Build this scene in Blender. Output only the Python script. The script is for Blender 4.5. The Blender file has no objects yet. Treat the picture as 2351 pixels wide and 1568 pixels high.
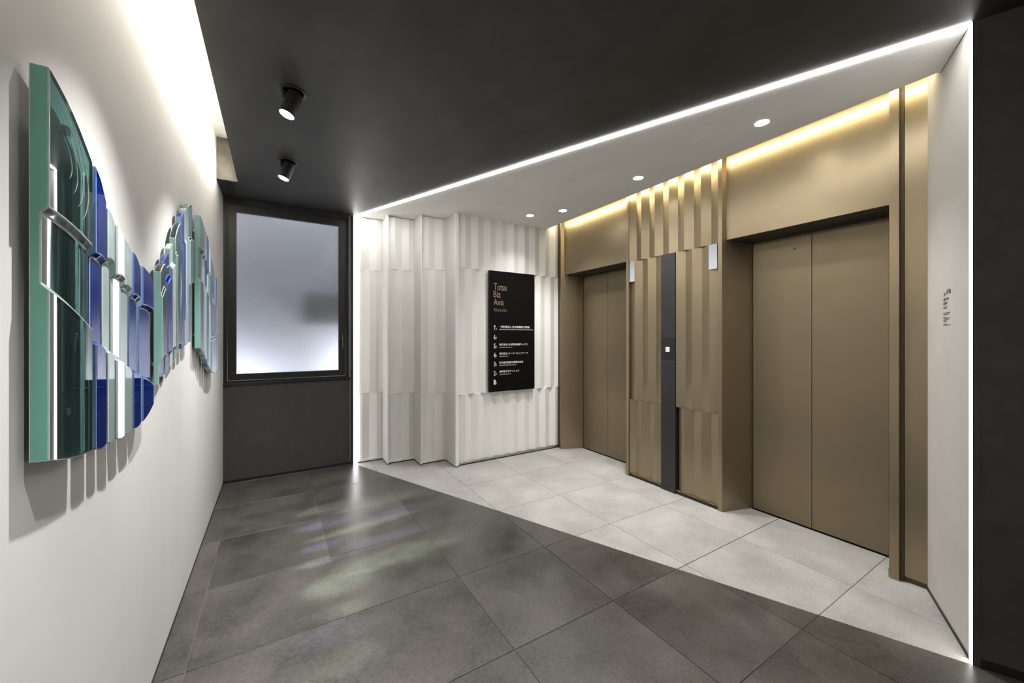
import bpy, bmesh, math, random
from mathutils import Vector, Matrix
C = bpy.context.scene.collection
scene = bpy.context.scene
random.seed(7)

# ------------------------------------------------------------------ camera
# X = across the lobby (towards the lifts), Y = down the lobby (towards the window), Z = up, metres
cam_d = bpy.data.cameras.new('camera'); cam = bpy.data.objects.new('camera', cam_d); C.objects.link(cam)
cam_d.sensor_width = 36.0; cam_d.lens = 886.4 / 2351 * 36.0
cam_d.shift_y = -9.0 / 2351; cam_d.clip_start = 0.01
cam.location = (0, 0, 1.357); cam.rotation_euler = (math.pi / 2, 0, -0.5501)
scene.camera = cam

# ------------------------------------------------------------------ world, exposure
w = bpy.data.worlds.new('night_sky'); scene.world = w; w.use_nodes = True
w.node_tree.nodes['Background'].inputs[0].default_value = (0.36, 0.38, 0.42, 1)
w.node_tree.nodes['Background'].inputs[1].default_value = 0.35
scene.view_settings.view_transform = 'Standard'; scene.view_settings.look = 'None'
scene.view_settings.gamma = 1.0; scene.view_settings.exposure = 1.10
scene.view_settings.use_curve_mapping = False
cy = scene.cycles
cy.use_denoising = True
try: cy.denoiser = 'OPENIMAGEDENOISE'
except Exception: pass
cy.max_bounces = 12; cy.diffuse_bounces = 6; cy.glossy_bounces = 5; cy.transmission_bounces = 10
cy.sample_clamp_indirect = 6.0; cy.caustics_reflective = False; cy.caustics_refractive = False

CEIL = 2.668
LX = -0.413                                   # face of the left wall
PA = Vector((0.728, 4.403)); PB = Vector((2.463, 0.366))       # far / near foot of the lit portal
BD = (PB - PA).normalized()                   # direction of the portal line
BN = Vector((-BD.y, BD.x))                    # into the lift recess (+X side)
if BN.x < 0: BN = -BN
SA = Vector((2.988, 0.600)); SB = PB + BN * 0.034   # white side wall, far and near foot

WHITE = (1.0, 0.985, 0.955); WARM = (1.0, 0.85, 0.54); COVE = (1.0, 0.93, 0.80)

def area(name, loc, direction, sx, sy, power, col, spread=math.pi, roll_to=None):
    d = bpy.data.lights.new(name, 'AREA'); d.shape = 'RECTANGLE'; d.size = sx; d.size_y = sy
    d.energy = power; d.color = col; d.spread = spread
    o = bpy.data.objects.new(name, d); C.objects.link(o); o.location = loc
    z = -Vector(direction).normalized(); y = Vector(roll_to).normalized() if roll_to else Vector((0, 1, 0))
    x = y.cross(z).normalized(); y = z.cross(x)
    o.matrix_world = Matrix.Translation(loc) @ Matrix((x, y, z)).transposed().to_4x4()
    return o
def spot(name, loc, target, power, col, angle, blend=0.6, radius=0.03):
    d = bpy.data.lights.new(name, 'SPOT'); d.energy = power; d.color = col; d.spot_size = math.radians(angle)
    d.spot_blend = blend; d.shadow_soft_size = radius
    o = bpy.data.objects.new(name, d); C.objects.link(o); o.location = loc
    o.rotation_euler = (Vector(target) - Vector(loc)).to_track_quat('-Z', 'Y').to_euler()
    return o

# cove in the ceiling slot over the left wall
area('slot_cove_light', (-0.285, 0.9, 2.76), (-1, 0, -0.34), 0.03, 5.9, 27, COVE, roll_to=(0, 1, 0))
# warm cove over the lift wall
area('lift_cove_light', (2.85, 2.13, 2.775), (1, 0, -0.6), 0.02, 3.3, 5.0, WARM, roll_to=(0, 1, 0))

# ------------------------------------------------------------------ material helpers
def mat(name, col, rough=0.5, metal=0.0, noise=None, bump=None, spec=0.5, **kw):
    """noise = (scale, detail, amount, stretch) mottles the colour; bump = (scale, strength, distance)"""
    m = bpy.data.materials.new(name); m.use_nodes = True
    nt = m.node_tree; b = nt.nodes['Principled BSDF']
    b.inputs['Base Color'].default_value = (*col, 1); b.inputs['Roughness'].default_value = rough
    b.inputs['Metallic'].default_value = metal; b.inputs['Specular IOR Level'].default_value = spec
    for k, v in kw.items(): b.inputs[k.replace('_', ' ')].default_value = v
    tc = nt.nodes.new('ShaderNodeTexCoord')
    if noise:
        sc, det, amt = noise[:3]; st = noise[3] if len(noise) > 3 else (1, 1, 1)
        mp = nt.nodes.new('ShaderNodeMapping'); mp.inputs['Scale'].default_value = st
        n = nt.nodes.new('ShaderNodeTexNoise'); n.inputs['Scale'].default_value = sc; n.inputs['Detail'].default_value = det
        n.inputs['Roughness'].default_value = 0.62
        r = nt.nodes.new('ShaderNodeMapRange'); r.inputs[1].default_value = 0.3; r.inputs[2].default_value = 0.7
        r.inputs[3].default_value = 1 - amt; r.inputs[4].default_value = 1 + amt
        mx = nt.nodes.new('ShaderNodeVectorMath'); mx.operation = 'SCALE'; mx.inputs[0].default_value = col
        nt.links.new(tc.outputs['Object'], mp.inputs[0]); nt.links.new(mp.outputs[0], n.inputs['Vector'])
        nt.links.new(n.outputs['Fac'], r.inputs[0]); nt.links.new(r.outputs[0], mx.inputs['Scale'])
        nt.links.new(mx.outputs[0], b.inputs['Base Color'])
    if bump:
        n2 = nt.nodes.new('ShaderNodeTexNoise'); n2.inputs['Scale'].default_value = bump[0]; n2.inputs['Detail'].default_value = 6
        bp = nt.nodes.new('ShaderNodeBump'); bp.inputs['Strength'].default_value = bump[1]; bp.inputs['Distance'].default_value = bump[2]
        nt.links.new(tc.outputs['Object'], n2.inputs['Vector']); nt.links.new(n2.outputs['Fac'], bp.inputs['Height'])
        nt.links.new(bp.outputs[0], b.inputs['Normal'])
    return m
def emit(name, col, s):
    m = bpy.data.materials.new(name); m.use_nodes = True; nt = m.node_tree
    nt.nodes.remove(nt.nodes['Principled BSDF']); e = nt.nodes.new('ShaderNodeEmission')
    e.inputs[0].default_value = (*col, 1); e.inputs[1].default_value = s
    nt.links.new(e.outputs[0], nt.nodes['Material Output'].inputs[0]); return m

M = {}
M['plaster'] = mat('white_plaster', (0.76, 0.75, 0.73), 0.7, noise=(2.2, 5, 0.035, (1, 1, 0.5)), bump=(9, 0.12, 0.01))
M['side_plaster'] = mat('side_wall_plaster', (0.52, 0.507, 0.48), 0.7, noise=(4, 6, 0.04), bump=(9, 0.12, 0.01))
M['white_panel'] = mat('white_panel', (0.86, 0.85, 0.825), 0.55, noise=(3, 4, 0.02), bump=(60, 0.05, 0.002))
M['return_panel'] = mat('return_panel_white', (0.68, 0.67, 0.65), 0.55)  # shade on the returns put into a darker white than the bays
M['trim_white'] = mat('trim_white', (0.93, 0.92, 0.90), 0.4)
M['soffit'] = mat('soffit_plaster', (0.92, 0.905, 0.87), 0.7, noise=(3, 6, 0.05, (1, 0.5, 1)))
M['dark_ceiling'] = mat('dark_plaster', (0.036, 0.0345, 0.0325), 0.5, noise=(3.2, 9, 0.38, (1, 0.6, 1)), bump=(7, 0.10, 0.01))
M['dark_wall'] = mat('dark_wall_plaster', (0.066, 0.065, 0.064), 0.6, noise=(9, 6, 0.15), bump=(22, 0.15, 0.004))
M['slot_end'] = mat('grey_render', (0.105, 0.10, 0.087), 0.7, noise=(7, 7, 0.35), bump=(15, 0.2, 0.004))
M['grout'] = mat('grout', (0.13, 0.122, 0.11), 0.8)
M['black'] = mat('black_gap', (0.012, 0.012, 0.012), 0.6)
M['alu'] = mat('brushed_aluminium', (0.45, 0.45, 0.44), 0.35, 1.0)
M['steel'] = mat('stainless_steel', (0.5, 0.49, 0.47), 0.25, 1.0)
M['bronze'] = mat('bronze_metal', (0.315, 0.256, 0.170), 0.34, 0.85, noise=(5, 3, 0.03), bump=(180, 0.03, 0.001))
M['bronze_door'] = mat('bronze_door_metal', (0.230, 0.186, 0.120), 0.40, 0.72, noise=(4, 3, 0.03), bump=(180, 0.03, 0.001))  # same bronze as the wall, recess shade put into a darker colour
M['bronze_dark'] = mat('dark_bronze', (0.085, 0.063, 0.036), 0.5, 0.5)
M['header'] = mat('header_bronze', (0.03, 0.025, 0.019), 0.5, 0.3)
M['wframe'] = mat('dark_window_aluminium', (0.030, 0.030, 0.029), 0.42, 0.2, noise=(30, 4, 0.08))
M['sill'] = mat('window_sill_metal', (0.05, 0.052, 0.058), 0.3, 0.6)
M['post'] = mat('charcoal_panel', (0.020, 0.0195, 0.021), 0.36, noise=(6, 3, 0.08))
M['sign_black'] = mat('sign_black', (0.0045, 0.0045, 0.005), 0.36, spec=0.16)
M['ink_white'] = mat('ink_white', (0.78, 0.78, 0.76), 0.5)
M['ink_gold'] = mat('ink_gold', (0.36, 0.28, 0.17), 0.4, 0.3)
M['ink_dark'] = mat('ink_dark', (0.05, 0.045, 0.04), 0.6)
M['ink_grey'] = mat('ink_grey', (0.16, 0.15, 0.13), 0.6)
M['acrylic'] = mat('white_acrylic', (0.43, 0.46, 0.51), 0.18, spec=0.5)
M['lamp_black'] = mat('lamp_black', (0.014, 0.014, 0.016), 0.35, spec=0.5)
M['led'] = emit('led_white', (1.0, 0.975, 0.94), 17.0)
M['led_post'] = emit('led_white_post', (1.0, 0.985, 0.96), 4.2)
M['lens'] = emit('lamp_lens', (1.0, 0.98, 0.95), 14.0)
M['ring'] = mat('downlight_ring', (0.75, 0.74, 0.72), 0.5)
def tile_mat(name, a, b_, rough, sc, spec):
    m = bpy.data.materials.new(name); m.use_nodes = True; nt = m.node_tree; b = nt.nodes['Principled BSDF']
    b.inputs['Specular IOR Level'].default_value = spec
    g = nt.nodes.new('ShaderNodeNewGeometry'); oi = nt.nodes.new('ShaderNodeObjectInfo')
    ad = nt.nodes.new('ShaderNodeVectorMath'); ad.operation = 'MULTIPLY_ADD'
    cmb = nt.nodes.new('ShaderNodeCombineXYZ')
    for i in range(3): nt.links.new(oi.outputs['Random'], cmb.inputs[i])
    nt.links.new(cmb.outputs[0], ad.inputs[0]); ad.inputs[1].default_value = (31, 17, 5); nt.links.new(g.outputs['Position'], ad.inputs[2])
    n = nt.nodes.new('ShaderNodeTexNoise'); n.inputs['Scale'].default_value = sc; n.inputs['Detail'].default_value = 9; n.inputs['Roughness'].default_value = 0.66
    n2 = nt.nodes.new('ShaderNodeTexNoise'); n2.inputs['Scale'].default_value = sc * 24; n2.inputs['Detail'].default_value = 5; n2.inputs['Roughness'].default_value = 0.7
    mp = nt.nodes.new('ShaderNodeMapping'); mp.inputs['Scale'].default_value = (1, 1.5, 1)
    nt.links.new(ad.outputs[0], n.inputs['Vector']); nt.links.new(ad.outputs[0], mp.inputs[0]); nt.links.new(mp.outputs[0], n2.inputs['Vector'])
    mm = nt.nodes.new('ShaderNodeMath'); mm.operation = 'MULTIPLY_ADD'; mm.inputs[1].default_value = 0.42
    nt.links.new(n2.outputs['Fac'], mm.inputs[0])
    mm2 = nt.nodes.new('ShaderNodeMath'); mm2.operation = 'MULTIPLY'; mm2.inputs[1].default_value = 0.58
    nt.links.new(n.outputs['Fac'], mm2.inputs[0]); nt.links.new(mm2.outputs[0], mm.inputs[2])
    cr = nt.nodes.new('ShaderNodeValToRGB'); cr.color_ramp.elements[0].position = 0.36; cr.color_ramp.elements[1].position = 0.64
    cr.color_ramp.elements[0].color = (*a, 1); cr.color_ramp.elements[1].color = (*b_, 1)
    nt.links.new(mm.outputs[0], cr.inputs[0]); nt.links.new(cr.outputs[0], b.inputs['Base Color'])
    rr = nt.nodes.new('ShaderNodeMapRange'); rr.inputs[1].default_value = 0.3; rr.inputs[2].default_value = 0.7
    rr.inputs[3].default_value = rough - 0.06; rr.inputs[4].default_value = rough + 0.08
    nt.links.new(n.outputs['Fac'], rr.inputs[0]); nt.links.new(rr.outputs[0], b.inputs['Roughness'])
    bp = nt.nodes.new('ShaderNodeBump'); bp.inputs['Strength'].default_value = 0.12; bp.inputs['Distance'].default_value = 0.002
    nt.links.new(n2.outputs['Fac'], bp.inputs['Height']); nt.links.new(bp.outputs[0], b.inputs['Normal'])
    return m
M['tile_dark'] = tile_mat('dark_stone_tile', (0.024, 0.022, 0.019), (0.098, 0.091, 0.081), 0.34, 2.2, 0.5)
M['tile_light'] = tile_mat('light_stone_tile', (0.265, 0.258, 0.245), (0.435, 0.427, 0.407), 0.48, 3.0, 0.4)
def glass(name, col, rough=0.02, trans=0.9):
    m = mat(name, col, rough, spec=0.5); b = m.node_tree.nodes['Principled BSDF']
    b.inputs['Transmission Weight'].default_value = trans; b.inputs['IOR'].default_value = 1.5
    return m
M['g_green'] = glass('sea_green_glass', (0.16, 0.36, 0.345), 0.02, 0.96)
M['g_pale'] = glass('pale_aqua_glass', (0.66, 0.80, 0.77), 0.03, 0.5)
M['g_blue'] = glass('cobalt_blue_glass', (0.003, 0.030, 0.30), 0.02, 0.6)
M['g_steel'] = glass('grey_blue_glass', (0.50, 0.62, 0.76), 0.03, 0.5)
M['g_edge'] = glass('polished_edge', (0.74, 0.86, 0.83), 0.12, 0.45)  # bright bevel highlights painted as a pale edge colour
M['g_edge_blue'] = glass('polished_blue_edge', (0.14, 0.28, 0.78), 0.10, 0.5)  # bevel highlight of the cobalt strips painted as brighter blue
M['g_side_green'] = glass('frosted_green_edge', (0.15, 0.42, 0.34), 0.35, 0.25)
M['g_side_pale'] = glass('frosted_pale_edge', (0.48, 0.68, 0.66), 0.35, 0.3)
M['g_side_blue'] = glass('frosted_blue_edge', (0.40, 0.56, 0.70), 0.3, 0.3)
M['g_side_teal'] = glass('frosted_teal_edge', (0.30, 0.62, 0.57), 0.3, 0.25)

# ------------------------------------------------------------------ object helpers
def obj(name, verts, faces, m, parent=None, smooth=False):
    me = bpy.data.meshes.new(name); me.from_pydata([tuple(v) for v in verts], [], faces)
    bm = bmesh.new(); bm.from_mesh(me); bmesh.ops.recalc_face_normals(bm, faces=bm.faces); bm.to_mesh(me); bm.free()
    me.materials.append(m)
    if smooth:
        for p in me.polygons: p.use_smooth = True
    o = bpy.data.objects.new(name, me); C.objects.link(o)
    if parent: o.parent = parent
    return o
def bevel(o, wd, seg=2, ang=30):
    b = o.modifiers.new('bevel', 'BEVEL'); b.width = wd; b.segments = seg; b.limit_method = 'ANGLE'; b.angle_limit = math.radians(ang)
    return o
def prism_vf(poly, z0, z1):
    n = len(poly); v = [(p[0], p[1], z0) for p in poly] + [(p[0], p[1], z1) for p in poly]
    f = [tuple(range(n - 1, -1, -1)), tuple(range(n, 2 * n))] + [(i, (i + 1) % n, n + (i + 1) % n, n + i) for i in range(n)]
    return v, f
def prism(name, poly, z0, z1, m, parent=None):
    v, f = prism_vf(poly, z0, z1); return obj(name, v, f, m, parent)
def box(name, x0, x1, y0, y1, z0, z1, m, parent=None):
    return prism(name, [(x0, y0), (x1, y0), (x1, y1), (x0, y1)], z0, z1, m, parent)
def slab(name, a, b, t, z0, z1, m, parent=None):
    """vertical slab from foot point a to b, thickness t to the left of a->b"""
    a = Vector(a); b = Vector(b); d = (b - a).normalized(); n = Vector((-d.y, d.x)) * t
    return prism(name, [a, b, b + n, a + n], z0, z1, m, parent)
def structure(o): o['kind'] = 'structure'; return o
def thing(name, label, cat, loc=(0, 0, 0), group=None):
    o = bpy.data.objects.new(name, None); o.empty_display_size = 0.05; C.objects.link(o)
    o.location = loc; o['label'] = label; o['category'] = cat
    if group: o['group'] = group
    return o
def keep(o, parent):           # parent without moving
    o.parent = parent; o.matrix_parent_inverse = Matrix.Translation(-Vector(parent.location)); return o
def lathe_vf(prof, n=40):
    v = []; f = []
    for r, z in prof:
        for i in range(n): v.append((r * math.cos(2 * math.pi * i / n), r * math.sin(2 * math.pi * i / n), z))
    for k in range(len(prof) - 1):
        for i in range(n): f.append((k * n + i, k * n + (i + 1) % n, (k + 1) * n + (i + 1) % n, (k + 1) * n + i))
    f.append(tuple(range(n - 1, -1, -1))); f.append(tuple(range((len(prof) - 1) * n, len(prof) * n)))
    return v, f

# ------------------------------------------------------------------ floor: tiles cut along the portal line
floor = structure(box('floor', -0.60, 4.2, -2.6, 4.7, -0.06, -0.0035, M['grout']))
def clip(poly, p, n):
    out = []
    for i in range(len(poly)):
        a = poly[i]; b = poly[(i + 1) % len(poly)]; da = (a - p).dot(n); db = (b - p).dot(n)
        if da >= 0: out.append(a)
        if (da >= 0) != (db >= 0): out.append(a + (b - a) * (da / (da - db)))
    return out
def parea(p): return abs(sum(p[i].x * p[(i + 1) % len(p)].y - p[(i + 1) % len(p)].x * p[i].y for i in range(len(p)))) / 2
GX, GY, GP = 2.6867, 3.2244, 0.600
def make_tile(poly, m):
    if len(poly) < 3 or parea(poly) < 0.002: return
    c = sum(poly, Vector((0, 0))) / len(poly)
    v, f = prism_vf([p - c for p in poly], -0.010, 0.0)
    o = obj('tile', v, f, m, floor); o.location = (c.x, c.y, 0); bevel(o, 0.0008, 1)
g = 0.0014
for i in range(-2, 7):
    for j in range(-3, 10):
        x1 = GX - GP * (i - 1); x0 = x1 - GP; y1 = GY - GP * (j - 1); y0 = y1 - GP
        cell = [Vector((x0 + g, y0 + g)), Vector((x1 - g, y0 + g)), Vector((x1 - g, y1 - g)), Vector((x0 + g, y1 - g))]
        if j == 4:   cell = [Vector((p.x, min(p.y, y1 - 0.004))) for p in cell]      # the wider joint in line with the lift jamb
        base = clip(cell, Vector((LX, 0)), Vector((1, 0))); base = clip(base, Vector((3.26, 0)), Vector((-1, 0))) if base else base
        base = clip(base, Vector((0, 4.455)), Vector((0, -1))) if base else base
        base = clip(base, Vector((0, -2.4)), Vector((0, 1))) if base else base
        if not base: continue
        dark = clip(base, PA, -BN)
        if dark: make_tile(dark, M['tile_dark'])
        light = clip(base, PA + BN * 0.002, BN)
        if light: light = clip(light, SA - (SB - SA) * 0.0, Vector((-(SB - SA).y, (SB - SA).x)) * (1 if Vector((-(SB - SA).y, (SB - SA).x)).y > 0 else -1))
        if light: make_tile(light, M['tile_light'])

# ------------------------------------------------------------------ left wall, ceiling and slot
wl = structure(box('wall_left', LX - 0.12, LX, -2.6, 4.6, -0.06, 3.10, M['plaster']))
structure(box('baseboard_left', LX - 0.01, LX + 0.0025, -2.4, 4.45, 0.0, 0.010, M['black']))  # black strip painted for the shade of the recessed joint at the wall foot
SX, SY = -0.266, 3.985                        # inner edge and far end of the slot
def line_x(y): return PA.x + (y - PA.y) * (PB.x - PA.x) / (PB.y - PA.y)
ceil = structure(prism('ceiling', [(SX, -2.6), (line_x(-2.6), -2.6), (line_x(4.62), 4.62), (LX - 0.1, 4.62), (LX - 0.1, SY), (SX, SY)], CEIL, CEIL + 0.04, M['dark_ceiling']))
box('slot_side', SX, SX + 0.02, -2.6, SY, CEIL + 0.04, 3.03, M['plaster'], ceil)
box('slot_end', LX - 0.01, SX + 0.02, SY - 0.001, SY + 0.05, CEIL + 0.001, 3.03, M['slot_end'], ceil)
box('slot_top', LX - 0.02, SX + 0.02, -2.6, SY, 3.015, 3.05, M['plaster'], ceil)
box('trim_edge', SX - 0.003, SX, -2.6, SY, CEIL, CEIL + 0.045, M['dark_ceiling'], ceil)

# recess soffit (white), from the portal strip to the cove edge
EX = 2.795                                    # edge of the soffit in front of the lift wall
s0 = PA + BN * 0.041; s1 = PB + BN * 0.041
soff = structure(prism('ceiling', [s0, s1, (EX, 0.513 - 0.05), (EX, 4.55), (s0.x, 4.55)], CEIL, CEIL + 0.05, M['soffit']))
box('cove_top', EX - 0.05, 3.12, 0.3, 3.95, 2.93, 2.96, M['plaster'], soff)
box('cove_upstand', EX - 0.02, EX, 0.45, 3.95, CEIL + 0.05, 2.93, M['plaster'], soff)

# ------------------------------------------------------------------ far dark wall with the window
wf = structure(box('wall_far', LX - 0.12, 0.715, 4.45, 4.57, -0.06, 0.925, M['dark_wall']))
box('wall_jamb', 0.668, 0.716, 4.452, 4.60, 0.925, CEIL, M['dark_wall'], wf); box('wall_jamb', 0.70, 0.775, 4.47, 4.60, -0.06, CEIL, M['dark_wall'], wf)
box('wall_head', LX - 0.1, 0.67, 4.462, 4.60, 2.635, CEIL, M['wframe'], wf)
box('wall_jamb', LX - 0.1, LX + 0.012, 4.465, 4.60, 0.925, 2.64, M['wframe'], wf)
structure(box('baseboard_far', LX, 0.70, 4.444, 4.452, 0.0, 0.022, M['black']))
win = bpy.data.objects.new('window_1', None); C.objects.link(win); structure(win)
def frame(name, x0, x1, z0, z1, wd, y0, y1, m, parent):
    """mitred rectangular frame, wd = (left, right, bottom, top)"""
    l, r, b, t = wd; O = [(x0, z0), (x1, z0), (x1, z1), (x0, z1)]; I = [(x0 + l, z0 + b), (x1 - r, z0 + b), (x1 - r, z1 - t), (x0 + l, z1 - t)]
    v = [(x, y0, z) for x, z in O + I] + [(x, y1, z) for x, z in O + I]; f = []
    for i in range(4):
        j = (i + 1) % 4
        f += [(i, j, 4 + j, 4 + i), (8 + i, 8 + j, 12 + j, 12 + i), (i, j, 8 + j, 8 + i), (4 + i, 4 + j, 12 + j, 12 + i)]
    return obj(name, v, f, m, parent)
bevel(frame('window_frame', LX + 0.006, 0.672, 0.925, 2.648, (0.022, 0.022, 0.022, 0.025), 4.472, 4.56, M['wframe'], win), 0.002, 1)
sash = bevel(frame('sash', LX + 0.032, 0.645, 0.952, 2.617, (0.066, 0.066, 0.058, 0.065), 4.482, 4.53, M['wframe'], win), 0.002, 1)
bevel(box('window_sill', LX, 0.69, 4.440, 4.50, 0.905, 0.930, M['sill'], win), 0.003, 2)
# frosted wired pane: a real slab with a diamond relief
gm = glass('frosted_wired_glass', (0.95, 0.96, 1.0), 0.19, 1.0); nt = gm.node_tree; b = nt.nodes['Principled BSDF']
tc = nt.nodes.new('ShaderNodeTexCoord')
hs = []
for ang in (45, -45):
    mp = nt.nodes.new('ShaderNodeMapping'); mp.inputs['Rotation'].default_value = (0, math.radians(ang), 0)
    wv = nt.nodes.new('ShaderNodeTexWave'); wv.wave_type = 'BANDS'; wv.bands_direction = 'X'; wv.inputs['Scale'].default_value = 24
    nt.links.new(tc.outputs['Object'], mp.inputs[0]); nt.links.new(mp.outputs[0], wv.inputs['Vector'])
    pw = nt.nodes.new('ShaderNodeMath'); pw.operation = 'POWER'; pw.inputs[1].default_value = 7; nt.links.new(wv.outputs['Fac'], pw.inputs[0]); hs.append(pw)
mx = nt.nodes.new('ShaderNodeMath'); mx.operation = 'MAXIMUM'; nt.links.new(hs[0].outputs[0], mx.inputs[0]); nt.links.new(hs[1].outputs[0], mx.inputs[1])
nz = nt.nodes.new('ShaderNodeTexNoise'); nz.inputs['Scale'].default_value = 90; nt.links.new(tc.outputs['Object'], nz.inputs['Vector'])
ad = nt.nodes.new('ShaderNodeMath'); ad.operation = 'ADD'; nt.links.new(mx.outputs[0], ad.inputs[0]); nt.links.new(nz.outputs['Fac'], ad.inputs[1])
bp = nt.nodes.new('ShaderNodeBump'); bp.inputs['Strength'].default_value = 0.5; bp.inputs['Distance'].default_value = 0.002
nt.links.new(ad.outputs[0], bp.inputs['Height']); nt.links.new(bp.outputs[0], b.inputs['Normal'])
cr = nt.nodes.new('ShaderNodeMix'); cr.data_type = 'RGBA'; cr.inputs[6].default_value = (0.95, 0.97, 1, 1); cr.inputs[7].default_value = (0.85, 0.87, 0.90, 1)
nt.links.new(mx.outputs[0], cr.inputs[0]); nt.links.new(cr.outputs[2], b.inputs['Base Color'])
box('pane', LX + 0.094, 0.583, 4.505, 4.511, 1.006, 2.556, gm, win)
h = bpy.data.objects.new('window_handle', None)
hv = bevel(box('window_handle', 0.607, 0.621, 4.472, 4.484, 1.335, 1.395, M['steel'], win), 0.003, 2)
bevel(box('handle_lever', 0.610, 0.618, 4.452, 4.473, 1.352, 1.362, M['steel'], hv), 0.002, 2)
bevel(box('handle_lever', 0.612, 0.620, 4.452, 4.458, 1.245, 1.362, M['steel'], hv), 0.002, 2)
# what glows behind the pane: the pale wall of the next building and the lamps on it
out = structure(box('wall_outside', -2.6, 2.8, 5.75, 5.85, -1.0, 6.0, mat('outside_wall', (0.55, 0.57, 0.62), 0.8)))
structure(box('wall_outside', -2.6, 2.8, 4.9, 5.75, 0.55, 0.60, mat('outside_ledge', (0.7, 0.7, 0.7), 0.8)))
area('outside_lamp', (1.1, 5.35, 0.68), (-0.2, 1, 0.35), 0.5, 0.2, 10, (1, 0.98, 0.97))
area('outside_lamp', (-0.35, 5.35, 0.68), (0.1, 1, 0.3), 1.3, 0.2, 6.5, (0.96, 0.97, 1.0))
box('outside_meter_box', 0.30, 1.15, 5.35, 5.75, 1.52, 1.90, mat('outside_box', (0.25, 0.25, 0.26), 0.6), out)  # box added to make the dark patch seen through the pane
area('outside_sky_light', (0.2, 5.3, 4.2), (0, 0.2, -1), 2.5, 0.6, 17, (1.0, 0.99, 0.98))

# ------------------------------------------------------------------ lit portal
portal = thing('portal_light', 'thin bright white light strip outlining the lift recess up, across and down', 'light strip', (PA.x, PA.y, 0))
def pp(name, poly, z0, z1, m): return keep(prism(name, poly, z0, z1, m), portal)
T = 0.004
pp('light_strip', [PA - BN * 0.018, PA + BN * 0.030, PA + BN * 0.030 + BD * T, PA - BN * 0.018 + BD * T], 0.0, CEIL - 0.005, M['led_post'])
pp('light_strip', [PB, PB + BN * 0.033, PB + BN * 0.033 - BD * 0.0012, PB - BD * 0.0012], 0.0, CEIL - 0.005, M['led_post'])
pp('light_strip', [PA + BD * T, PB - BD * T, PB - BD * T + BN * 0.040, PA + BD * T + BN * 0.040], CEIL - 0.004, CEIL - 0.0005, M['led'])
pp('strip_housing', [PA - BN * 0.0205, PA - BN * 0.0182, PA - BN * 0.0182 - BD * 0.055, PA - BN * 0.0205 - BD * 0.055], 0.0, CEIL - 0.005, M['dark_wall'])  # added plate that keeps the strip's side glow off the far wall
structure(prism('trim_1', [PB, PB + BN * 0.03, PB + BN * 0.03 + BD * 0.022, PB + BD * 0.022], 0, CEIL, M['dark_wall']))

# dark wall on the right, running past the camera; back wall
r0 = PB + BD * 0.022 + BN * 0.004; r1 = PB + BD * 3.3
wr = structure(slab('wall_right', r0, r1 + BN * 0.004, 0.12, -0.06, CEIL + 0.04, M['dark_wall']))
structure(slab('baseboard_right', r0 - BN * 0.002, r1, 0.004, 0.0, 0.035, M['black']))
structure(box('wall_back', -0.6, 4.3, -2.6, -2.48, -0.06, 3.1, M['dark_wall']))

# white side wall of the recess
d = (SB - SA).normalized(); nrm = Vector((-d.y, d.x)); nrm = nrm if nrm.y < 0 else -nrm
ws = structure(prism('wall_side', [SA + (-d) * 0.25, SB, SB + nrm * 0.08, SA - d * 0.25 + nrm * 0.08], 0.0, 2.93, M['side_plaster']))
structure(prism('baseboard_side', [SA, SB - d * 0.004, SB - nrm * 0.003, SA - nrm * 0.003], 0.0, 0.016, M['black']))
structure(prism('trim_2', [SA, SB, SB - nrm * 0.002, SA - nrm * 0.002], 0.016, 0.021, M['alu']))
structure(prism('trim_3', [s0 * 0 + SB - nrm * 0.0015, SA + (SB - SA) * 0.36 - nrm * 0.0015, SA + (SB - SA) * 0.36, SB], CEIL - 0.0015, CEIL, M['black']))

# ------------------------------------------------------------------ pleated white wall (four set-back bays)
def pleats(name, o2, dr, nr, L, first, step, depth, z0, z1, m, parent, bot=0.0):
    """folded sheet: o2 start, dr along, nr away from the room; crest positions = first + k*step (distance along dr)"""
    o2 = Vector(o2); dr = Vector(dr); nr = Vector(nr)
    def dep(s):
        q = ((s - first) / step) % 1.0
        return depth * (1 - abs(1 - 2 * q)) 
    ks = sorted({0.0, L} | {first + k * step / 2 for k in range(-60, 80) if 0.002 < first + k * step / 2 < L - 0.002})
    pts = [o2 + dr * s + nr * dep(s) for s in ks]
    back = [o2 + dr * L + nr * (depth + 0.012), o2 + nr * (depth + 0.012)]
    n = len(pts); v = [(p.x, p.y, z0) for p in pts] + [(p.x, p.y, z1) for p in pts]; f = [(i, i + 1, n + i + 1, n + i) for i in range(n - 1)]
    bb = [o2 + dr * s + nr * (depth + 0.012) for s in ks]
    v += [(p.x, p.y, z0) for p in bb] + [(p.x, p.y, z1) for p in bb]
    f += [(2 * n + i, 2 * n + i + 1, 3 * n + i + 1, 3 * n + i) for i in range(n - 1)]
    f += [(i, i + 1, 2 * n + i + 1, 2 * n + i) for i in range(n - 1)] + [(n + i, n + i + 1, 3 * n + i + 1, 3 * n + i) for i in range(n - 1)]
    f += [(0, n, 3 * n, 2 * n), (n - 1, 2 * n - 1, 4 * n - 1, 3 * n - 1)]
    return obj(name, v, f, m, parent)
ZT1, ZT2 = 0.750, 2.098
rec = structure(box('wall_recess', 0.76, 3.10, 4.53, 4.60, -0.06, CEIL, M['white_panel']))
bays = [(0.752, 1.022, 4.425, 0.053, 0.1530), (1.033, 1.318, 4.225, 0.072, 0.1530), (1.333, 1.612, 4.020, 0.077, 0.1530), (1.643, 3.020, 3.770, 0.087, 0.1508)]
DP = 0.022
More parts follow.
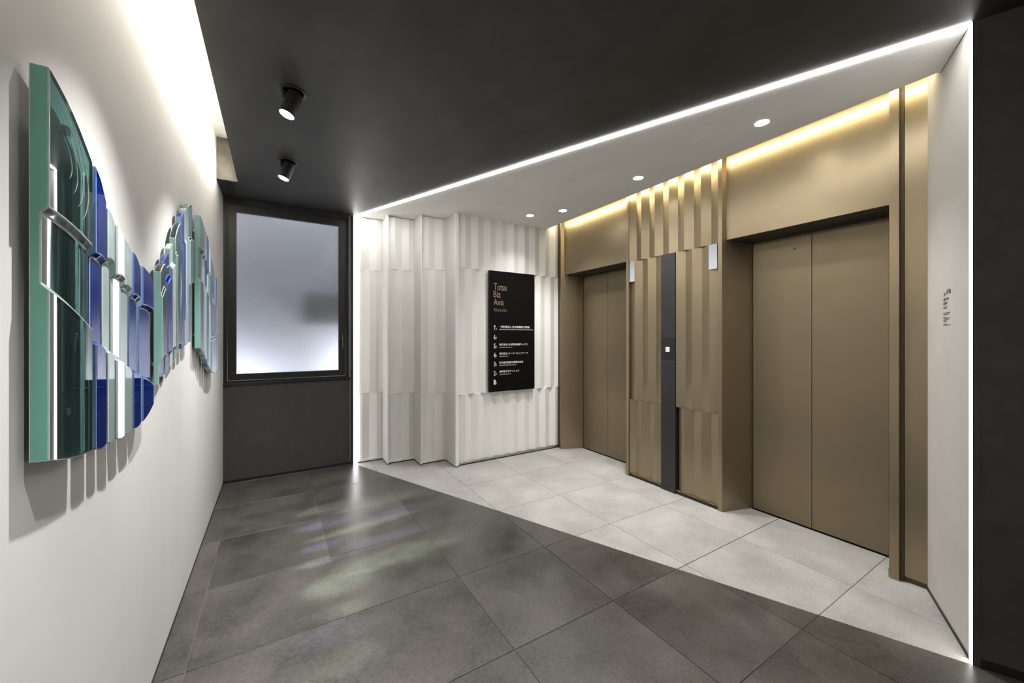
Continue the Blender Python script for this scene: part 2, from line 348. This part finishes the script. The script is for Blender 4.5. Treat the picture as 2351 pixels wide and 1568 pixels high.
for bi, (x0, x1, y, first, st) in enumerate(bays):
    x1b = x1 if bi < 3 else 3.0
    for ti, (z0, z1) in enumerate(((0.034, ZT1), (ZT1, ZT2), (ZT2, CEIL - 0.006 if bi < 3 else 2.93))):
        ph = first if ti != 1 else first + st / 2
        pleats('pleated_panel', (x0, y + (0.0 if ti != 1 else -0.002)), (1, 0), (0, 1), x1b - x0, ph, st, DP if ti != 1 else DP * 0.95, z0 + 0.0005, z1 - 0.0005, M['white_panel'], rec)
    bevel(box('plinth', x0, x1b + 0.01, y - 0.002, y + 0.03, 0.012, 0.034, M['alu'] if bi == 3 else M['white_panel'], rec), 0.001, 1)
    box('plinth_gap', x0, x1b + 0.01, y + 0.004, y + 0.03, 0.0, 0.012, M['black'], rec)
# returns between the bays, each with its front edge
for (xa, xb, yf, yb) in ((1.021, 1.033, 4.205, 4.455), (1.317, 1.333, 4.000, 4.255), (1.606, 1.643, 3.745, 4.055)):
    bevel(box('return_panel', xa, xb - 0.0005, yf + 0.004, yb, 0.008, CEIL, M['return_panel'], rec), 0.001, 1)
    bevel(box('corner_trim', xb - (0.011 if xb < 1.5 else 0.037), xb, yf, yf + 0.004, 0.008, CEIL, M['trim_white'], rec), 0.001, 1)
    box('shadow_gap', xa - 0.001, xb + 0.001, yf - 0.001, yb, 0.0, 0.008, M['black'], rec)
box('shadow_gap', 3.000, 3.035, 3.79, 3.84, 0, 2.93, M['black'], rec)

# ------------------------------------------------------------------ lift wall: bronze fins, lintels, jambs, doors, pleats
GXF = 2.960                                   # front of the bronze wall
XD = 3.228                                    # face of the lift doors
lw = structure(box('wall_lift', 3.30, 3.40, 0.2, 4.2, -0.06, 2.93, M['bronze_dark']))
def jamb(yf, yb, m=M['bronze'], ztop=2.93, front=None, xb=XD):
    """splayed jamb from (GXF, yf) back to (XD, yb), solid behind; front = other end of its front strip"""
    s = 1 if front > yf else -1
    poly = [(GXF, yf), (xb, yb), (xb + 0.06, yb), (xb + 0.06, front), (GXF, front)]
    return prism('jamb', poly, 0.0, ztop, m, lw)
jamb(3.688, 3.590, front=3.700)
jamb(2.665, 2.770, front=2.634)
jamb(1.705, 1.622, front=1.737)
jamb(0.746, 0.815, front=0.706)
for (y0, y1) in ((2.66, 3.70), (0.74, 1.71)):
    bevel(box('lintel_panel', 3.000, 3.05, y0, y1, 2.118, 2.92, M['bronze'], lw), 0.001, 1)
    box('door_header', 3.048, XD + 0.05, y0, y1, 2.105, 2.135, M['header'], lw)
    box('door_header', 3.18, XD + 0.05, y0, y1, 2.098, 2.106, M['header'], lw)
box('end_panel', 2.990, 3.05, 0.585, 0.690, 0.028, 2.92, M['bronze'], lw)
box('plinth', 2.993, 3.05, 0.585, 0.695, 0.0, 0.028, M['bronze_dark'], lw)
box('joint', 2.985, 3.06, 0.692, 0.708, 0.0, 2.92, M['bronze_dark'], lw)
box('corner_gap', 2.985, 3.06, 3.700, 3.80, 0.0, 2.92, M['bronze_dark'], lw)
for k, (ya, yb) in enumerate(((2.765, 3.590), (0.812, 1.622))):
    dr = structure(box('door_%d' % (k + 1), XD + 0.022, XD + 0.05, ya - 0.0, yb + 0.0, 0.0, 2.10, M['black']))
    mid = (ya + yb) / 2
    for (a, b_) in ((ya + 0.003, mid - 0.0015), (mid + 0.0015, yb - 0.012)):
        lf = bevel(box('door_leaf', XD, XD + 0.028, a, b_, 0.010, 2.100, M['bronze_door'], dr), 0.0012, 1)
        if a > mid:
            yk = mid + 0.105
            v, f = lathe_vf([(0.0065, 0), (0.0065, 0.004), (0.0035, 0.0045), (0.003, 0.003)], 20)
            kh = obj('key_hole', v, f, M['bronze_dark'], lf); kh.matrix_world = Matrix.Translation((XD, yk, 2.005)) @ Matrix.Rotation(-math.pi / 2, 4, 'Y')
    box('door_sill', XD - 0.004, XD + 0.03, ya - 0.01, yb + 0.01, -0.002, 0.001, M['black'], dr)
    box('door_seal', XD - 0.004, XD + 0.02, yb - 0.010, yb + 0.004, 0.0, 2.11, M['bronze_dark'], dr)
# steel kick plate on the near jamb
box('kick_plate', GXF + 0.006, GXF + 0.045, 0.744, 0.752, 0.0, 0.045, M['steel'], lw)
# pleats between the lifts; crests measured along -Y from y = 2.632
def gold(y0, y1, first, z0, z1):
    return pleats('pleated_panel', (GXF + 0.004, y0), (0, -1), (1, 0), y0 - y1, first, 0.1505, 0.023, z0, z1, M['bronze'], lw)
gold(2.632, 1.739, 0.148, ZT2 + 0.002, 2.93)
gold(2.632, 2.258, 0.0725, ZT1 + 0.005, ZT2)
gold(2.112, 1.739, 0.002, ZT1 + 0.005, ZT2)
gold(2.628, 2.262, 0.144, 0.036, ZT1 + 0.003)
gold(2.095, 1.741, 0.063, 0.036, ZT1 + 0.003)
box('plinth', GXF + 0.009, 3.05, 1.739, 2.114, 0.0, 0.0284, M['header'], lw); box('plinth', GXF + 0.009, 3.05, 2.260, 2.632, 0.0, 0.0284, M['header'], lw)
for a, b_ in ((1.739, 2.112), (2.262, 2.632)):
    box('base_tray', GXF + 0.006, GXF + 0.03, a, b_, 0.0285, 0.0315, mat('base_tray_metal', (0.42, 0.28, 0.14), 0.4, 0.7), lw)
structure_back = box('backing', GXF + 0.045, 3.30, 1.74, 2.63, 0.0, 2.93, M['bronze_dark'], lw)

# call post between the lifts
post = thing('call_post', 'tall charcoal call panel standing between the two bronze lift doors', 'call panel', (2.975, 2.187, 0))
for z0, z1 in ((0.0, 1.150), (1.1515, 1.3545), (1.356, ZT2)):
    pass
keep(bevel(box('post_cover', 2.957, 3.000, 2.114, 2.260, 0.0, 1.1505, M['post']), 0.001, 1), post)
bt = keep(bevel(box('button_plate', 2.9575, 3.000, 2.114, 2.260, 1.1515, 1.3545, mat('button_plate_black', (0.017, 0.016, 0.0165), 0.22)), 0.001, 1), post)
keep(bevel(box('post_cover', 2.957, 3.000, 2.114, 2.260, 1.3555, ZT2, M['post']), 0.001, 1), post)
nt_ = box('call_button', 2.9545, 2.9580, 2.170, 2.210, 1.231, 1.275, M['ink_white']); bevel(nt_, 0.001, 1); nt_.parent = bt
for (a, b_, z0, z1) in ((2.176, 2.198, 1.238, 1.258), (2.175, 2.205, 1.263, 1.267)):
    q = box('button_symbol', 2.9540, 2.9546, a, b_, z0, z1, M['ring']); q.parent = bt
bl = box('key_switch', 2.9560, 2.9576, 2.118, 2.122, 1.153, 1.157, M['steel']); bl.parent = bt

# white indicator plates at the head of the pleats
for (ya, yb, lab) in ((2.561, 2.622, 'small white indicator plate on the bronze pleats beside the far lift'),
                      (1.744, 1.812, 'small white indicator plate on the bronze pleats beside the near lift')):
    t = thing('indicator_plate', lab, 'indicator', (GXF, (ya + yb) / 2, 1.90), 'white indicator plates beside the lifts')
    keep(bevel(box('plate_face', GXF - 0.002, GXF + 0.003, ya, yb, 1.900, ZT2 - 0.001, M['acrylic']), 0.001, 1), t)
    keep(box('plate_back', GXF + 0.003, GXF + 0.022, ya + 0.006, yb - 0.004, 1.903, ZT2 - 0.003, M['acrylic']), t)

# ------------------------------------------------------------------ directory sign
def text_mesh(s, bold=0.0, space=1.0):
    cu = bpy.data.curves.new('lettering', 'FONT'); cu.body = s; cu.offset = bold; cu.space_character = space; cu.resolution_u = 2
    o = bpy.data.objects.new('tmp', cu); C.objects.link(o); bpy.context.view_layer.update()
    me = bpy.data.meshes.new_from_object(o.evaluated_get(bpy.context.evaluated_depsgraph_get()))
    bpy.data.objects.remove(o); return me
def put_text(name, s, x0, x1, z0, z1, y, m, parent, bold=0.0, space=1.0, desc=0.0):
    me = text_mesh(s, bold, space)
    xs = [v.co.x for v in me.vertices]; ys = [v.co.y for v in me.vertices]
    if not xs: return
    ax, bx, ay, by = min(xs), max(xs), min(ys), max(ys)
    for v in me.vertices:
        v.co = ((v.co.x - ax) / (bx - ax) * (x1 - x0) + x0, y, (v.co.y - ay) / (by - ay) * (z1 - z0) + z0)
    me.materials.clear(); me.materials.append(m)
    o = bpy.data.objects.new(name, me); C.objects.link(o); return keep(o, parent)
sg = thing('directory_sign', 'tall black directory sign with gold title and white floor list on white pleats', 'sign', (2.30, 3.742, 0.76))
keep(bevel(box('sign_board', 2.003, 2.604, 3.738, 3.768, 0.757, 2.0965, M['sign_black']), 0.001, 1), sg)
Y = 3.7372
put_text('title_lettering', 'Totsu', 2.057, 2.219, 1.882, 1.960, Y, M['ink_gold'], sg)
put_text('title_lettering', 'Biz', 2.053, 2.143, 1.802, 1.872, Y, M['ink_gold'], sg)
put_text('title_lettering', 'Axis', 2.055, 2.181, 1.717, 1.787, Y, M['ink_gold'], sg)
put_text('title_lettering', 'Akasaka', 2.055, 2.222, 1.647, 1.686, Y, M['ink_gold'], sg, space=1.5)
for i, n in enumerate('7654321'):
    zb = 1.437 - i * 0.1000
    put_text('floor_number', n, 2.055, 2.078, zb, zb + 0.053, Y, M['ink_white'], sg, bold=0.012)
    put_text('floor_letter', 'F', 2.0825, 2.093, zb, zb + 0.027, Y, M['ink_white'], sg, bold=0.01)
rows = [('7', '一般社団法人 全日本建設技術協会', 2.535, 1.4645, 1.492, 'GENERAL INCORPORATED ASSOCIATION JAPAN CONSTRUCTION ENGINEERS\' ASSOCIATION', 2.583, 1.440, 1.4525),
        ('5', '株式会社 日本緊急通報サービス', 2.505, 1.2665, 1.292, 'JAPAN MAYDAY SERVICE CO., LTD.', 2.296, 1.241, 1.2525),
        ('4', '株式会社 スーパーネットワーク', 2.508, 1.1665, 1.191, 'SUPER NETWORK, INC.', 2.244, 1.141, 1.1525),
        ('3', '日本室内設備工業株式会社', 2.445, 1.0655, 1.091, 'NIHON SHITSUNAI SETSUBI KOGYO CO., LTD.', 2.350, 1.041, 1.0525),
        ('2', '赤坂桜十字クリニック', 2.388, 0.9655, 0.991, 'AKASAKA SAKURAJUJI CLINIC', 2.280, 0.940, 0.9515)]
for n, jp, xe, z0, z1, en, xs_, a, b_ in rows:
    put_text('tenant_name', jp, 2.127, xe, z0, z1, Y, M['ink_white'], sg, bold=0.016)
    put_text('tenant_subtitle', en, 2.127, xs_, a, b_, Y, M['ink_white'], sg, bold=0.01)

# caption lettering on the white side wall (logo bars, two tall words, small lines)
cap = thing('wall_caption', 'small dark printed caption and folded logo on the white side wall', 'lettering', (SA.x + d.x * 0.28, SA.y + d.y * 0.28, 1.41))
def sp(s, z): q = SA + d * s - nrm * 0.0012; return (q.x, q.y, z)
def cappoly(name, pts, m):
    n = len(pts); v = [sp(s, z) for s, z in pts] + [tuple(Vector(sp(s, z)) + Vector((nrm.x, nrm.y, 0)) * 0.001) for s, z in pts]
    f = [tuple(range(n)), tuple(range(2 * n - 1, n - 1, -1))] + [(i, (i + 1) % n, n + (i + 1) % n, n + i) for i in range(n)]
    return keep(obj(name, v, f, m), cap)
def S(x): return 0.235 + (x - 165) / (400 - 165) * 0.100
def Zc(x, y): return 1.590 - (y - 130) / (1430 - 130) * 0.176 + (0.0)
for pts in ([(185, 240), (222, 265), (222, 350), (185, 375)], [(245, 250), (300, 150), (300, 300), (245, 335)],
            [(322, 140), (352, 150), (352, 318), (322, 300)], [(362, 165), (392, 190), (392, 325), (362, 320)]):
    cappoly('logo_bar', [(S(x), Zc(x, y)) for x, y in pts], M['ink_grey'])
for x0, x1, y0, y1 in ((172, 184, 460, 555), (190, 203, 455, 552), (210, 218, 450, 548), (226, 240, 447, 545), (270, 282, 440, 535), (290, 300, 438, 532), (308, 322, 435, 530),
                       (172, 180, 600, 695), (190, 204, 595, 690), (212, 222, 590, 686), (232, 244, 587, 682), (252, 264, 584, 679), (272, 284, 582, 676)):
    cappoly('title_stroke', [(S(x0), Zc(0, y0)), (S(x1), Zc(0, y0)), (S(x1), Zc(0, y1)), (S(x0), Zc(0, y1))], M['ink_grey'])
for x1, y in ((285, 762), (270, 815), (372, 972), (342, 1025), (278, 1128), (365, 1170), (322, 1222), (272, 1272), (278, 1365), (375, 1410)):
    x = 168
    while x < x1:
        xe = min(x1, x + random.choice((14, 22, 30, 40)))
        cappoly('caption_line', [(S(x), Zc(0, y - 9)), (S(xe), Zc(0, y - 9)), (S(xe), Zc(0, y + 9)), (S(x), Zc(0, y + 9))], M['ink_dark']); x = xe + 6

# ------------------------------------------------------------------ ceiling lamps
lens_z = 0
def downlight(x, y, lab, target, power, ang):
    t = thing('downlight', lab, 'downlight', (x, y, CEIL), 'round recessed downlights in the white soffit')
    n = 36; v, f = [], []
    for r, z in ((0.0475, 0.0), (0.0475, -0.003), (0.040, -0.003), (0.040, 0.0)):
        for i in range(n): v.append((r * math.cos(2 * math.pi * i / n), r * math.sin(2 * math.pi * i / n), z))
    for k in range(3):
        for i in range(n): f.append((k * n + i, k * n + (i + 1) % n, (k + 1) * n + (i + 1) % n, (k + 1) * n + i))
    obj('trim_ring', v, f, M['ring'], t)
    v, f = lathe_vf([(0.040, -0.0005), (0.040, -0.0025)], 36); obj('lens', v, f, M['lens'], t)
    s = spot('downlight_beam', (x, y, CEIL - 0.012), target, power, WHITE, ang, 1.0, 0.035); return t
for (x, y, lab, tg, pw) in ((2.53, 1.21, 'nearest recessed downlight, in the soffit before the near lift', (2.53, 1.21, 0), 62),
                            (2.54, 2.16, 'recessed downlight in the soffit before the call panel', (2.54, 2.16, 0), 62),
                            (2.53, 3.12, 'recessed downlight in the soffit before the far lift', (2.53, 3.12, 0), 62),
                            (2.33, 3.43, 'recessed downlight in the soffit just above the directory sign', (2.33, 3.43, 0), 17)):
    downlight(x, y, lab, tg, pw, 106)

def spotlight(x, y, lab, target, power):
    t = thing('ceiling_spotlight', lab, 'spotlight', (x, y, CEIL), 'black adjustable spotlights on the dark ceiling')
    v, f = lathe_vf([(0.066, 0.0), (0.066, -0.004), (0.060, -0.006), (0.052, -0.006), (0.050, 0.0)], 40); obj('mounting_ring', v, f, M['lamp_black'], t)
    piv = Vector((0.012, 0, -0.012)); dirn = (Vector(target) - (Vector((x, y, CEIL)) + piv)).normalized()
    dirn = Vector((-0.34, -0.02, -1.0)).normalized()
    q = dirn.to_track_quat('-Z', 'Y').to_matrix().to_4x4(); L = 0.125
    v, f = lathe_vf([(0.020, 0.006), (0.0385, 0.0), (0.0385, -L), (0.0355, -L), (0.034, -L + 0.006)], 44)
    b1 = obj('lamp_body', v, f, M['lamp_black'], t, True); b1.matrix_local = Matrix.Translation(piv) @ q; bevel(b1, 0.001, 1)
    e = b1.modifiers.new('split', 'EDGE_SPLIT'); e.split_angle = math.radians(35)
    v, f = lathe_vf([(0.0350, -L + 0.003), (0.0350, -L - 0.0005)], 44); ln = obj('lens', v, f, M['lens'], t); ln.matrix_local = Matrix.Translation(piv) @ q
    v, f = lathe_vf([(0.012, 0.0), (0.012, -0.05)], 20); br = obj('pivot_arm', v, f, M['lamp_black'], t); br.location = (-0.040, 0.0, 0.0); bevel(br, 0.002, 2)
    p = Vector((x, y, CEIL)) + piv + dirn * (L + 0.012)
    spot('spotlight_beam', p, target, power, WHITE, 76, 1.0, 0.016)
ys = [3.33, 2.37, 1.41, 0.45, -0.51]
labs = ['black adjustable ceiling spotlight nearer the window', 'black adjustable ceiling spotlight farther from the window, larger in view']
for i, y in enumerate(ys):
    if i < 2: spotlight(0.08, y, labs[i], (-0.18, y - 0.01, 0.0), 80)
    else: spot('spotlight_beam', (0.045, y, 2.52), (-0.18, y - 0.01, 0.0), 80, WHITE, 76, 1.0, 0.016)

# ------------------------------------------------------------------ cast-glass reliefs on the left wall
XB = -0.400
def strip(parent, y0, y1, rows, th, m, tilt=0.0, side=None):
    """one slab: rows = [(z at y0, z at y1)...] top..bottom, th = glass thickness of each segment between rows"""
    n = 7; v = []; f = []; prof = []           # profile: list of (row index, thickness, dz)
    H = rows
    levels = [(0, 0, 0.0)]                      # (row, thickness, offset)
    levels.append((0, th[0], 0.0))
    for k in range(1, len(H) - 1):
        levels.append((k, th[k - 1], 0.006)); levels.append((k, th[k], -0.006))
    levels.append((len(H) - 1, th[-1], 0.0)); levels.append((len(H) - 1, 0, 0.0))
    m_ = len(levels)
    for i in range(n):
        u = i / (n - 1); y = y0 + (y1 - y0) * u
        for (k, t, dz) in levels:
            a, b_ = H[k]; z = a + (b_ - a) * u
            if k == 0: z += 0.10 * abs(a - b_) * math.sin(math.pi * u) + 0.004 * math.sin(math.pi * u)
            if k == len(H) - 1: z -= 0.006 * math.sin(math.pi * u)
            if 0 < k < len(H) - 1: z += 0.006 * math.sin(math.pi * u)
            v.append((XB + t + ((tilt * (y - y0) + 0.0685 * (y - y0) ** 2) if t > 0 and tilt else 0), y, z + dz))
    for i in range(n - 1):
        for k in range(m_):
            a = i * m_ + k; b_ = i * m_ + (k + 1) % m_; f.append((a, b_, b_ + m_, a + m_))
    f.append(tuple(range(m_))); f.append(tuple((n - 1) * m_ + k for k in range(m_ - 1, -1, -1)))
    o = obj('glass_strip', v, f, m, None, True); keep(o, parent)
    o.data.materials.append(M[{'sea': 'g_side_green', 'pal': 'g_side_pale', 'cob': 'g_side_blue', 'gre': 'g_side_pale'}[m.name[:3]] if not (m.name[:3] == 'sea' and y0 > 1.5) else 'g_side_teal'])
    for p in o.data.polygons:
        if abs(p.normal.y) > 0.9: p.material_index = 1
    o.data.materials.append(M['g_edge_blue'] if m.name.startswith('cob') else M['g_edge'])
    bv = bevel(o, 0.0026, 3, 28); o.modifiers['bevel'].material = 2; bv = o.modifiers['bevel']; bv.harden_normals = False
    e = o.modifiers.new('wn', 'WEIGHTED_NORMAL'); e.keep_sharp = True
    return o
G = M
def relief(lab, strips, y, z):
    t = thing('glass_relief', lab, 'glass artwork', (LX, y, z), 'cast glass wall reliefs')
    for (y0, y1, rows, th, mk, tilt, lb) in strips:
        o = strip(t, y0, y1, rows, th, M[mk], tilt)
        if lb: o['label'] = lb
        ym = (y0 + y1) / 2; zt = rows[0][0] - 0.08; zb = rows[-1][0] + 0.08
        for zz in (zt, zb):
            c = box('standoff', LX + 0.0002, XB + 0.001, ym - 0.008, ym + 0.008, zz - 0.008, zz + 0.008, M['alu']); c.parent = o
TK, TN, TM = 0.0275, 0.0165, 0.022
GRN, PAL, BLU = 'broad sea green glass strip', 'narrow pale aqua glass strip', 'cobalt blue glass strip'
A = [(1.105, 1.313, [(1.882, 1.775), (1.603, 1.571), (1.456, 1.383), (1.118, 1.086)], [TK, TN, TK], 'g_green', 0.0, GRN),
     (1.332, 1.402, [(1.775, 1.705), (1.558, 1.548), (1.346, 1.329), (1.085, 1.081)], [TK, TN, TK], 'g_blue', 0.0, BLU),
     (1.414, 1.464, [(1.696, 1.665), (1.559, 1.555), (1.323, 1.311), (1.082, 1.078)], [TK, TN, TK], 'g_pale', 0.0, PAL),
     (1.478, 1.538, [(1.668, 1.640), (1.525, 1.519), (1.300, 1.285), (1.078, 1.076)], [TK, TN, TK], 'g_steel', 0.0574, None),
     (1.551, 1.614, [(1.643, 1.610), (1.506, 1.499), (1.277, 1.260), (1.076, 1.078)], [TK, TN, TK], 'g_pale', 0.0, PAL),
     (1.629, 1.704, [(1.622, 1.579), (1.485, 1.475), (1.252, 1.234), (1.077, 1.078)], [TK, TN, TK], 'g_blue', 0.0, BLU),
     (1.719, 1.850, [(1.592, 1.556), (1.459, 1.449), (1.229, 1.193), (1.080, 1.120)], [TK + .002, TM - .003, TK + .002], 'g_blue', 0.0, BLU)]
B = [(1.990, 2.066, [(1.612, 1.656), (1.519, 1.569), (1.267, 1.279), (1.173, 1.203)], [TM, TK, TN], 'g_green', 0.0, None),
     (2.081, 2.151, [(1.674, 1.710), (1.583, 1.618), (1.286, 1.292), (1.206, 1.231)], [TN, TK, TN], 'g_blue', 0.0, BLU),
     (2.166, 2.228, [(1.736, 1.770), (1.657, 1.682), (1.301, 1.309), (1.232, 1.255)], [TN, TK, TN], 'g_pale', 0.0, PAL),
     (2.248, 2.359, [(1.799, 1.894), (1.725, 1.775), (1.308, 1.326), (1.258, 1.293)], [TM, TK, TN], 'g_green', 0.0, None),
     (2.376, 2.442, [(1.930, 1.964), (1.798, 1.819), (1.429, 1.442), (1.305, 1.314)], [TM, TK, TM], 'g_blue', 0.0, BLU),
     (2.460, 2.521, [(1.983, 2.007), (1.828, 1.849), (1.518, 1.533), (1.320, 1.328)], [TM, TK, TM], 'g_steel', 0.0, None),
     (2.540, 2.650, [(2.025, 2.060), (1.858, 1.880), (1.624, 1.649), (1.332, 1.348)], [TM, TK + .003, TM], 'g_green', 0.0, None)]
Cc = [(2.870, 2.992, [(2.070, 2.044), (1.879, 1.887), (1.693, 1.695), (1.295, 1.274)], [TK, TN, TK], 'g_green', 0.0, None),
      (3.006, 3.050, [(2.041, 2.038), (1.868, 1.867), (1.691, 1.682), (1.263, 1.249)], [TK, TN, TK], 'g_pale', 0.0, PAL),
      (3.062, 3.122, [(2.027, 2.019), (1.850, 1.849), (1.684, 1.663), (1.234, 1.215)], [TK, TN, TK], 'g_pale', 0.0, PAL),
      (3.136, 3.215, [(2.011, 1.986), (1.821, 1.817), (1.656, 1.630), (1.187, 1.165)], [TK, TN, TK], 'g_blue', 0.0, BLU),
      (3.229, 3.298, [(1.968, 1.956), (1.784, 1.776), (1.602, 1.578), (1.161, 1.139)], [TK, TN, TK], 'g_pale', 0.0, PAL),
      (3.312, 3.542, [(1.929, 1.825), (1.579, 1.580), (1.339, 1.357), (1.129, 1.099)], [TM, TM - .002, TK + .003], 'g_green', 0.0, None),
      (3.556, 3.632, [(1.808, 1.782), (1.597, 1.596), (1.389, 1.373), (1.117, 1.128)], [TK, TM, TK + .003], 'g_blue', 0.0, BLU)]
relief('largest, nearest relief of blue and green cast glass strips, sloping down to the right', A, 1.48, 1.08)
relief('middle relief of green and blue cast glass strips, stepping up to the right', B, 2.32, 1.17)
relief('relief of green and blue cast glass strips nearest the window, sloping down', Cc, 3.25, 1.10)

# engraved arcs cut into three of the strips
def arcs(strip_obj, cy_, cz, ry, rz, n, lean, a0, a1, x):
    for k in range(n):
        q = 1 - k * 0.21; cu = bpy.data.curves.new('arc', 'CURVE'); cu.dimensions = '3D'; cu.bevel_depth = 0.0011; cu.bevel_resolution = 2
        sp_ = cu.splines.new('POLY'); N = 26; sp_.points.add(N - 1)
        for i in range(N):
            a = math.radians(a0 + (a1 - a0) * i / (N - 1)); yy = ry * q * math.cos(a); zz = rz * q * math.sin(a)
            sp_.points[i].co = (x, cy_ + yy - lean * zz, cz + zz, 1); sp_.points[i].radius = max(0.15, math.sin(math.pi * i / (N - 1)))
        o = bpy.data.objects.new('tmp', cu); C.objects.link(o); bpy.context.view_layer.update()
        me = bpy.data.meshes.new_from_object(o.evaluated_get(bpy.context.evaluated_depsgraph_get())); bpy.data.objects.remove(o)
        me.materials.clear(); me.materials.append(M['g_edge']); a_ = bpy.data.objects.new('engraved_arc', me); C.objects.link(a_); a_.parent = strip_obj
rel = [o for o in C.objects if o.name.startswith('glass_relief')]
def strip_of(r, k): return [o for o in rel[r].children if o.name.startswith('glass_strip')][k]
arcs(strip_of(0, 0), 1.150, 1.735, 0.125, 0.125, 4, 0.42, -62, 70, XB + 0.0279)
arcs(strip_of(1, 3), 2.300, 1.600, 0.035, 0.120, 3, 0.05, -80, 80, XB + 0.0279)
arcs(strip_of(2, 5), 3.400, 1.650, 0.060, 0.060, 3, 0.6, -70, 70, XB + 0.0222)

# stand-ins for spotlight reflections off the polished glass, soft tinted streaks on the floor:
# each streak comes from an added tinted spot at the glass, aimed by mirror law
def glint(yf, xa, xb_, tint, p, wy):
    yl = min(ys, key=lambda q: abs(q - yf)); 
    if yf > 2.6: yl = 2.37
    zg = 1.45; yg = yl + (yf - yl) * (2.52 - zg) / 2.52; pos = Vector((-0.364, yg, zg)); xm = (xa + xb_) / 2
    dirn = (Vector((xm, yf, 0)) - pos); D = dirn.length; dirn.normalize()
    z = -dirn; x = Vector((0, 1, 0)).cross(z).normalized(); y = z.cross(x)
    a1 = math.atan2(xa - pos.x, pos.z); a2 = math.atan2(xb_ - pos.x, pos.z); ang = max(0.12, (a2 - a1))
    d_ = bpy.data.lights.new('glass_glint', 'SPOT'); d_.energy = p * 1.7; d_.color = tint; d_.spot_size = ang * 1.15; d_.spot_blend = 1.0; d_.shadow_soft_size = 0.02
    o = bpy.data.objects.new('glass_glint', d_); C.objects.link(o)
    sy = math.tan(math.atan2(wy, D)) / math.tan(ang * 1.15 / 2)
    o.matrix_world = Matrix.Translation(pos) @ Matrix((x, y, z)).transposed().to_4x4() @ Matrix.Diagonal((1, sy, 1, 1))
GR = (0.74, 1.0, 0.80); BL = (0.38, 0.48, 1.0); CR = (1.0, 0.98, 0.86)
for a in ((3.40, 0.10, 0.60, GR, 45, 0.10), (3.30, 0.45, 1.00, GR, 45, 0.12), (3.11, 0.10, 0.50, BL, 75, 0.08), (3.02, 0.40, 1.15, BL, 60, 0.10),
          (2.93, 0.08, 1.00, CR, 75, 0.06), (2.79, 0.10, 0.42, BL, 75, 0.07), (2.68, 0.30, 0.95, BL, 50, 0.09), (2.60, 0.10, 0.35, (0.75, 0.82, 1.0), 75, 0.05),
          (2.43, 0.20, 1.05, GR, 95, 0.13), (2.32, 0.10, 0.48, GR, 85, 0.13), (2.08, 0.10, 0.42, GR, 40, 0.08), (1.93, 0.00, 0.45, BL, 34, 0.10), (1.74, 0.05, 0.45, GR, 34, 0.10)):
    glint(*a)
